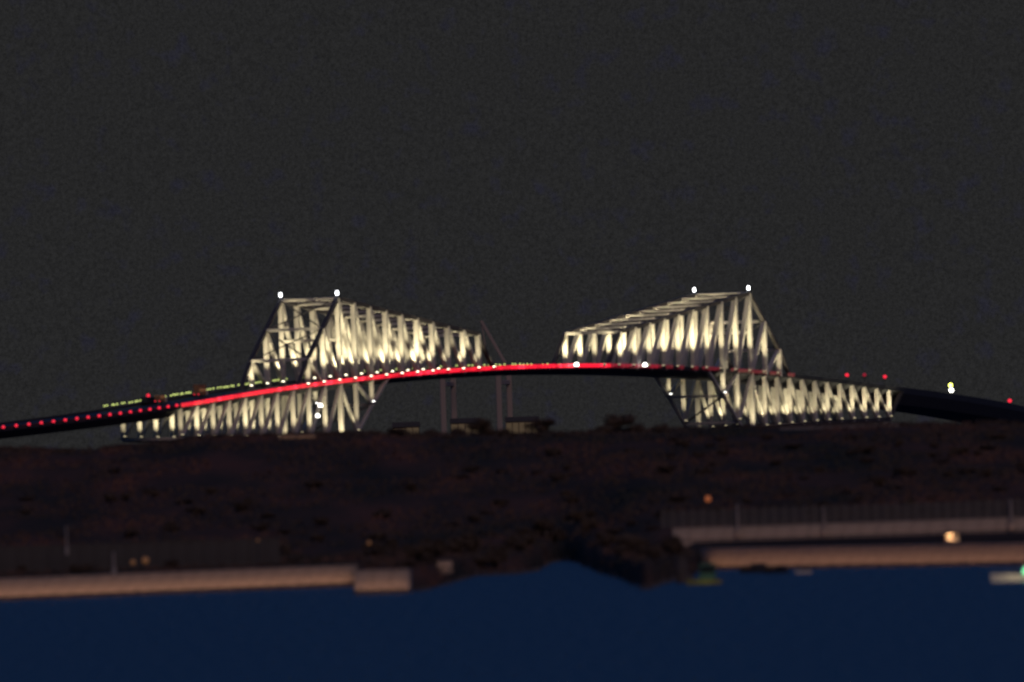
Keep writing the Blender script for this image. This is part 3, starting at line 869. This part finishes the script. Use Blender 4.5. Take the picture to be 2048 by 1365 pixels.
bt, MwB = boat(2047, 1163, 11.4, 3.2, 1.15, M['white_hull'], M['white_hull'], 'pale lit motor boat with a green lamp before the road quay', .05, 'boats by the quays', (.02, .30, 1.6))
bm = bmesh.new(); add_lathe(bm, [(.3,1.1),(.75,1.3),(.8,1.95),(.35,2.4)], 12, cx=.6, cy=-1.5)
new('green_lamp', mesh_of('green_lamp', bm, M['green_lamp']), MwB, bt)
bm = bmesh.new(); add_beam(bm, (-1.5, -1.2, 1.1), (-1.8, -5.2, 2.6), .1, .1, Vector((1,0,0))); add_box(bm, -2.1, -1.5, -5.5, -5.1, 2.45, 2.7, 0, .04)  # arm and lamp added to light the hull side
new('added_hull_lamp', mesh_of('added_hull_lamp', bm, M['housing']), MwB, bt)
bd = bpy.data.lights.new('added_hull_light', 'SPOT'); bd.energy = 420; bd.color = (1, .82, .52); bd.spot_size = R(120); bd.spot_blend = 1; bd.shadow_soft_size = .2
lo = bpy.data.objects.new('added_hull_light', bd); C.objects.link(lo)
place(lo, MwB @ Matrix.Translation((-1.8, -5.25, 2.40)) @ Matrix.Rotation(R(68), 4, 'X'), bt)
boat(1512, 1146, 6.5, 2.2, .8, M['dark_hull'], M['dark_hull'], 'dark covered boat with a low rounded cabin moored at the road quay', .1, cab=(-.15, .3, 1.0))
boat(1552, 1147, 5.0, 2.0, .7, M['dark_hull'], M['dark_hull'], 'small dark boat moored beside the larger dark boat', -.15, cab=(0, .35, .6))
boat(1606, 1148, 3.2, 1.5, .55, M['white_hull'], M['wall_grey'], 'small pale dinghy moored off the road quay', .2, cab=(.05, .3, .5))
wb, MwW = boat(1408, 1169, 6.4, 2.6, .75, M['yellow'], M['green_glow_tint'], 'work boat with a green lit cabin and a yellow hull off the point', .0, cab=(-.12, .34, 3.0), name='work_boat')
bm = bmesh.new(); add_lathe(bm, [(.2,3.7),(.3,3.9),(.3,4.2),(.1,4.4)], 10, cx=.7); new('mast_lamp', mesh_of('mast_lamp', bm, M['housing']), MwW, wb)
bm = bmesh.new(); add_beam(bm, (0, -1.1, .8), (0, -3.4, 1.5), .08, .08, Vector((1,0,0))); add_box(bm, -.3, .3, -3.7, -3.3, 1.4, 1.6, 0, .03)  # arm and lamp added to light the work boat
new('added_hull_lamp', mesh_of('added_hull_lamp', bm, M['housing']), MwW, wb)
wd = bpy.data.lights.new('added_hull_light', 'SPOT'); wd.energy = 34; wd.color = (.9, 1, .62); wd.spot_size = R(130); wd.spot_blend = 1; wd.shadow_soft_size = .2
lo = bpy.data.objects.new('added_hull_light', wd); C.objects.link(lo)
place(lo, MwW @ Matrix.Translation((0, -3.5, 1.36)) @ Matrix.Rotation(R(75), 4, 'X'), wb)
pile = at_level(1364, 1166)
bm = bmesh.new(); add_lathe(bm, [(1.1,-1),(1.1,3.2),(.8,3.5),(.8,4.6)], 12)
o = new('mooring_dolphin', mesh_of('mooring_dolphin', bm, M['rock']), Matrix.Translation((pile.x, pile.y, 0))); tag(o, 'dark round mooring dolphin beside the green cabined work boat', 'dolphin')

# ------------------------------------------------------------------ van on the quay road
v = at_depth(1905, 1089, 4035); zr = land_z(v.x, v.y) + .05
Mw = Matrix.Translation((v.x, v.y, zr)) @ Matrix.Rotation(R(62), 4, 'Z')
root = new('parked_van', None, Mw); tag(root, 'small cream van parked under an added lamp on the quay road', 'van')
bm = bmesh.new()
prof = [(-1.7,.35),(-1.7,1.75),(-1.5,1.9),(1.0,1.9),(1.45,1.15),(1.7,1.0),(1.7,.35)]
a = [bm.verts.new((x,-.74,z)) for x, z in prof]; b = [bm.verts.new((x,.74,z)) for x, z in prof]
for i in range(7): bm.faces.new((a[i], a[(i+1)%7], b[(i+1)%7], b[i]))
bm.faces.new(list(reversed(a))); bm.faces.new(b); bmesh.ops.recalc_face_normals(bm, faces=bm.faces)
body = new('body', mesh_of('body', bm, M['van']), Mw, root)
for x0, x1 in ((-1.4, -.5), (-.4, .5)):
    for sd in (-1, 1): new('window', box_mesh('window', M['glass'], x0, x1, sd*.752-.01, sd*.752+.01, 1.25, 1.7), Mw, body)
new('rear_window', box_mesh('rear_window', M['glass'], -1.715, -1.70, -.6, .6, 1.2, 1.65), Mw, body)
for sd in (-1, 1): new('tail_lamp', box_mesh('tail_lamp', M['red_dim'], -1.72, -1.703, sd*.6-.1, sd*.6+.1, .7, 1.0), Mw, body)
wheels(root, Mw, (-1.05, 1.05), 1.46, .3)
lp = Vector((v.x-.6, v.y-4.2, zr))  # lamp post added to light the van
Ml = Matrix.Translation(lp); root = new('post_lamp', None, Ml); tag(root, 'added slim dark lamp post shining on the parked van', 'lamp post')
bm = bmesh.new(); add_lathe(bm, [(.09,-.3),(.06,2.9)], 8); new('post', mesh_of('post', bm, M['housing']), Ml, root)  # post of the added van lamp
new('lamp_head', box_mesh('lamp_head', M['housing'], -.2, .2, -.1, .35, 2.9, 3.05, .03), Ml, root)  # head of the added van lamp
vd = bpy.data.lights.new('added_van_light', 'SPOT'); vd.energy = 4200; vd.color = (1, .56, .27); vd.spot_size = R(48); vd.spot_blend = .6; vd.shadow_soft_size = .15
lo = bpy.data.objects.new('added_van_light', vd); C.objects.link(lo)
src = lp + Vector((0, .2, 2.86)); q = (Vector((v.x, v.y-.3, zr+1.25)) - src).to_track_quat('-Z', 'Y').to_matrix().to_4x4()
place(lo, Matrix.Translation(src) @ q, root)

# ------------------------------------------------------------------ trees
def crown_mesh(seed, n=1100):
    rr = random.Random(seed); bm = bmesh.new()
    lobes = [(Vector((rr.uniform(-.32,.32), rr.uniform(-.32,.32), rr.uniform(.32,.85))), rr.uniform(.16,.32)) for _ in range(12)]
    for _ in range(n):
        c, r = rr.choice(lobes)
        d = Vector((rr.gauss(0,1), rr.gauss(0,1), rr.gauss(0,1))).normalized()
        p0 = c + d*r*rr.uniform(.55, 1.08)
        u = Vector((rr.gauss(0,1), rr.gauss(0,1), rr.gauss(0,1))).normalized(); w_ = u.cross(d)
        if w_.length < 1e-3: continue
        w_.normalize(); sz = rr.uniform(.035, .07)
        bm.faces.new([bm.verts.new(p0 + u*sz*x + w_*sz*y) for x, y in ((-1,-.5),(1,-.6),(1.1,.5),(-.8,.6))])
    return mesh_of('crown', bm, M['leaf'])
def trunk_mesh(seed):
    rr = random.Random(seed); bm = bmesh.new()
    add_lathe(bm, [(.05,-.08),(.035,.2),(.025,.5),(.01,.7)], 6)
    for _ in range(4):
        a_ = rr.uniform(0, 6.28); z = rr.uniform(.25,.5)
        add_beam(bm, (0,0,z), (math.cos(a_)*.3, math.sin(a_)*.3, z+.25), .02, .02, Vector((-math.sin(a_), math.cos(a_), 0)))
    return mesh_of('trunk', bm, M['bark'])
crowns, trunks = [crown_mesh(k) for k in range(5)], [trunk_mesh(k) for k in range(3)]
rt = random.Random(21)
def tree(X, Y, h, wd, label, grp, sink=.0, name='tree', cat='tree'):
    Mw = Matrix.Translation((X, Y, land_z(X, Y)-sink)) @ Matrix.Rotation(rt.uniform(0, 6.28), 4, 'Z') @ Matrix.Diagonal((wd, wd, h, 1))
    root = new(name, None, Matrix.Translation(Mw.translation)); tag(root, label, cat, grp)
    new('trunk', rt.choice(trunks), Mw, root); new('crown', rt.choice(crowns), Mw, root)
for px, hh, wd in ((958, 4.4, 6.5), (1082, 4.2, 7.5), (1240, 4.6, 8.0)):
    v = at_depth(px, 868, RIDGE_Y-20)
    tree(v.x, RIDGE_Y-20, hh, wd, {958: 'dark tree on the ridge below the end of a lit truss arm', 1082: 'broad dark tree on the ridge below the bare red middle span', 1240: 'tallest dark tree on the ridge, below the two white deck lamps'}[px], 'single trees on the ridge')
for i in range(84):
    px = -20 + i*25.5 + rt.uniform(-9, 9); v = at_depth(px, 870, RIDGE_Y)
    hh = rt.uniform(2.6, 3.8)
    tree(v.x, RIDGE_Y - rt.uniform(0, 60), hh, rt.uniform(3.5, 6), 'low dark shrub tree in the row along the ridge top', 'shrub trees along the ridge', hh - (rt.uniform(.6, 2.2) if 760 < px < 1330 else rt.uniform(.2, 1.1)))
for i in range(210):
    X = rt.uniform(-125, 125); Y = rt.uniform(shore_y(X)+60, 4980)
    if X > UPX0 - 5: Y = max(Y, 4190)
    tree(X, Y, rt.uniform(1.1, 2.7), rt.uniform(2.2, 5.0), 'low dark scrub bush on the brown hillside', 'scrub bushes on the hillside', .25, 'scrub_bush', 'bush')
for i in range(16):
    px = 855 + i*30 + rt.uniform(-10, 10); X = at_depth(px, 1130, 4200).x
    Y = max(shore_y(X), shore_y(X+3), shore_y(X-3)) + rt.uniform(25, 60)
    tree(X, Y, rt.uniform(2.6, 4.6), rt.uniform(3.5, 6), 'dark tree on the low bank round the cove', 'trees round the cove', .2)

# undergrowth: a mass of leaf clumps over the whole slope, nobody could count it
bm = bmesh.new(); ru = random.Random(77)
for i in range(42000):
    X = ru.uniform(-135, 135); Y = ru.uniform(3660, 5230)
    if Y < shore_y(X) + 16: continue
    if X > SHORE[18].x - 3 and Y < WALL_Y + 6: continue
    if X < SHORE[3].x + 2 and Y < shore_y(X) + 30: continue
    if vnoise(X/14.0 + 50, Y/45.0) < .36: continue
    z = land_z(X, Y) + ru.uniform(0, .5)
    a_ = ru.uniform(0, 6.28); w_ = ru.uniform(.2, .6); h_ = ru.uniform(.2, .7)
    dx, dy = math.cos(a_)*w_, math.sin(a_)*w_; lx = ru.uniform(-.4, .4)
    bm.faces.new([bm.verts.new(q) for q in ((X-dx, Y-dy, z-.2), (X+dx, Y+dy, z-.2), (X+dx*.7+lx, Y+dy*.7+.2, z+h_), (X-dx*.6+lx, Y-dy*.6+.2, z+h_*.8))])
ug = new('undergrowth', mesh_of('undergrowth', bm, land_m)); tag(ug, 'dark reddish brown undergrowth over the whole hillside', 'undergrowth', kind='stuff')

# rocks of the revetment round the cove
def rock_mesh(seed):
    rr = random.Random(seed); bm = bmesh.new(); bmesh.ops.create_icosphere(bm, subdivisions=1, radius=1.0)
    for v_ in bm.verts: v_.co = Vector((v_.co.x*rr.uniform(.8,1.25), v_.co.y*rr.uniform(.8,1.2), v_.co.z*rr.uniform(.5,.8)))
    return mesh_of('boulder', bm, M['rock'])
rocks = [rock_mesh(k) for k in range(4)]
x0, x1 = SHORE[3].x+1, SHORE[17].x
for i in range(80):
    X = x0 + (x1-x0)*(i+.5)/80 + rt.uniform(-.3,.3)
    sc = rt.uniform(.6, 1.15)
    o = new('boulder', rocks[i % 4], Matrix.Translation((X, shore_y(X)+.6+rt.uniform(0,2), .1)) @ Matrix.Rotation(rt.uniform(0,6.28), 4, 'Z') @ Matrix.Diagonal((sc, sc, sc, 1)))
    tag(o, 'dark boulder in the bank along the cove waterline', 'rock', 'boulders along the cove')

# low pale barrier along the ridge, below the lower truss of the dark approach
bp_, bq_ = at_depth(1560, 868, RIDGE_Y-70), at_depth(1800, 863, RIDGE_Y-70)
zb = land_z((bp_.x+bq_.x)/2, RIDGE_Y-70); bp_.z = bq_.z = 0
wall_run('road_barrier', 'faint pale low barrier on the ridge below the lower truss', bp_, bq_, zb-1.5, zb+.7, 3.4, .4, M['pale'], None, 12, cope=0)
bp_, bq_ = at_depth(556, 884, RIDGE_Y-65), at_depth(632, 878, RIDGE_Y-65)
zb = land_z((bp_.x+bq_.x)/2, RIDGE_Y-65); bp_.z = bq_.z = 0
_, MrK, LK = wall_run('road_barrier', 'short orange lit barrier on the ridge below the pair of white lamps', bp_, bq_, zb-1.5, zb+1.2, 2.5, .4, M['pale'], None, 13, cope=0)
added_wash_row(MrK, LK, 1.2, zb+.1, 9.0, (1, .42, .12), 'small added wash lamp before the short ridge barrier', 'added ridge wash lamps', 5.0)

# ------------------------------------------------------------------ beyond the bridge: crane and sheds
CY = 9200.0
def far_x(px): return at_depth(px, 800, CY).x
cx0, cx1 = far_x(886), far_x(998)
croot = empty('gantry_crane', (cx0, CY, 0), 'faint brown harbour gantry crane standing behind the bare middle span', 'crane')
SD = Vector((0, 1, 0))
ctop = at_depth(990, 705, CY).z
for x in (cx0, cx1):
    for y in (0, 22.0):
        m_ = unit_beam('leg', M['crane']); beam('leg', m_, (x+ y*.22, CY+y, 0), (x + y*.22, CY+y, ctop-6), 2.6, 2.6, SD, croot)
mb = unit_beam('beam', M['crane'])
for y in (0, 22.0):
    beam('portal_beam', mb, (cx0, CY+y, ctop-9), (cx1, CY+y, ctop-9), 1.8, 2.0, SD, croot)
for x in (cx0, cx1): beam('sill_beam', mb, (x, CY-.2, ctop-14), (x+4.8, CY+22, ctop-14), 1.8, 2.0, UP, croot)
bt0, bt1 = at_depth(1010, 726, CY), at_depth(962, 642, CY)
beam('boom', mb, bt0, bt1, 1.5, 1.5, SD, croot)
beam('boom_stay', mb, bt1, (cx1-4, CY, ctop-7), .5, .5, SD, croot)
def shed(px0, px1, py0, py1, label, Y=9050.0):
    a_, b_ = at_depth(px0, py1, Y), at_depth(px1, py0, Y)
    Mw = Matrix.Translation((a_.x, Y, 0)); root = new('harbour_shed', None, Mw); tag(root, label, 'building', 'harbour sheds behind the bridge')
    w = b_.x - a_.x; h = b_.z
    wl_ = new('wall', box_mesh('wall', M['shed'], 0, w, 0, 30, 0, h-1.2), Mw, root)
    bm = bmesh.new()
    vs = [bm.verts.new(q) for q in ((-.4,-.4,h-1.2),(w+.4,-.4,h-1.2),(w+.4,30.4,h-1.2),(-.4,30.4,h-1.2),(-.4,15,h+1),(w+.4,15,h+1))]
    for f in ((0,1,5,4),(2,3,4,5),(0,4,3),(1,2,5),(3,2,1,0)): bm.faces.new([vs[i] for i in f])
    new('roof', mesh_of('roof', bm, M['shed']), Mw, root)
    k = max(2, int(w/2.6))
    me = box_mesh('window', M['window'], .2, w/k-.2, -.06, -.005, h-6.6, h-1.7)  # glowing panels added so the facade looks lit
    for i in range(k): new('window', me, Mw @ Matrix.Translation((i*w/k, 0, 0)), wl_)  # added glow panels across the facade
shed(902, 958, 840, 866, 'dim yellow lit harbour shed between the crane legs')
shed(1012, 1076, 837, 866, 'dim yellow lit harbour shed beside the outer crane leg')
shed(786, 838, 848, 872, 'very faint brown harbour shed beyond the rising truss end')
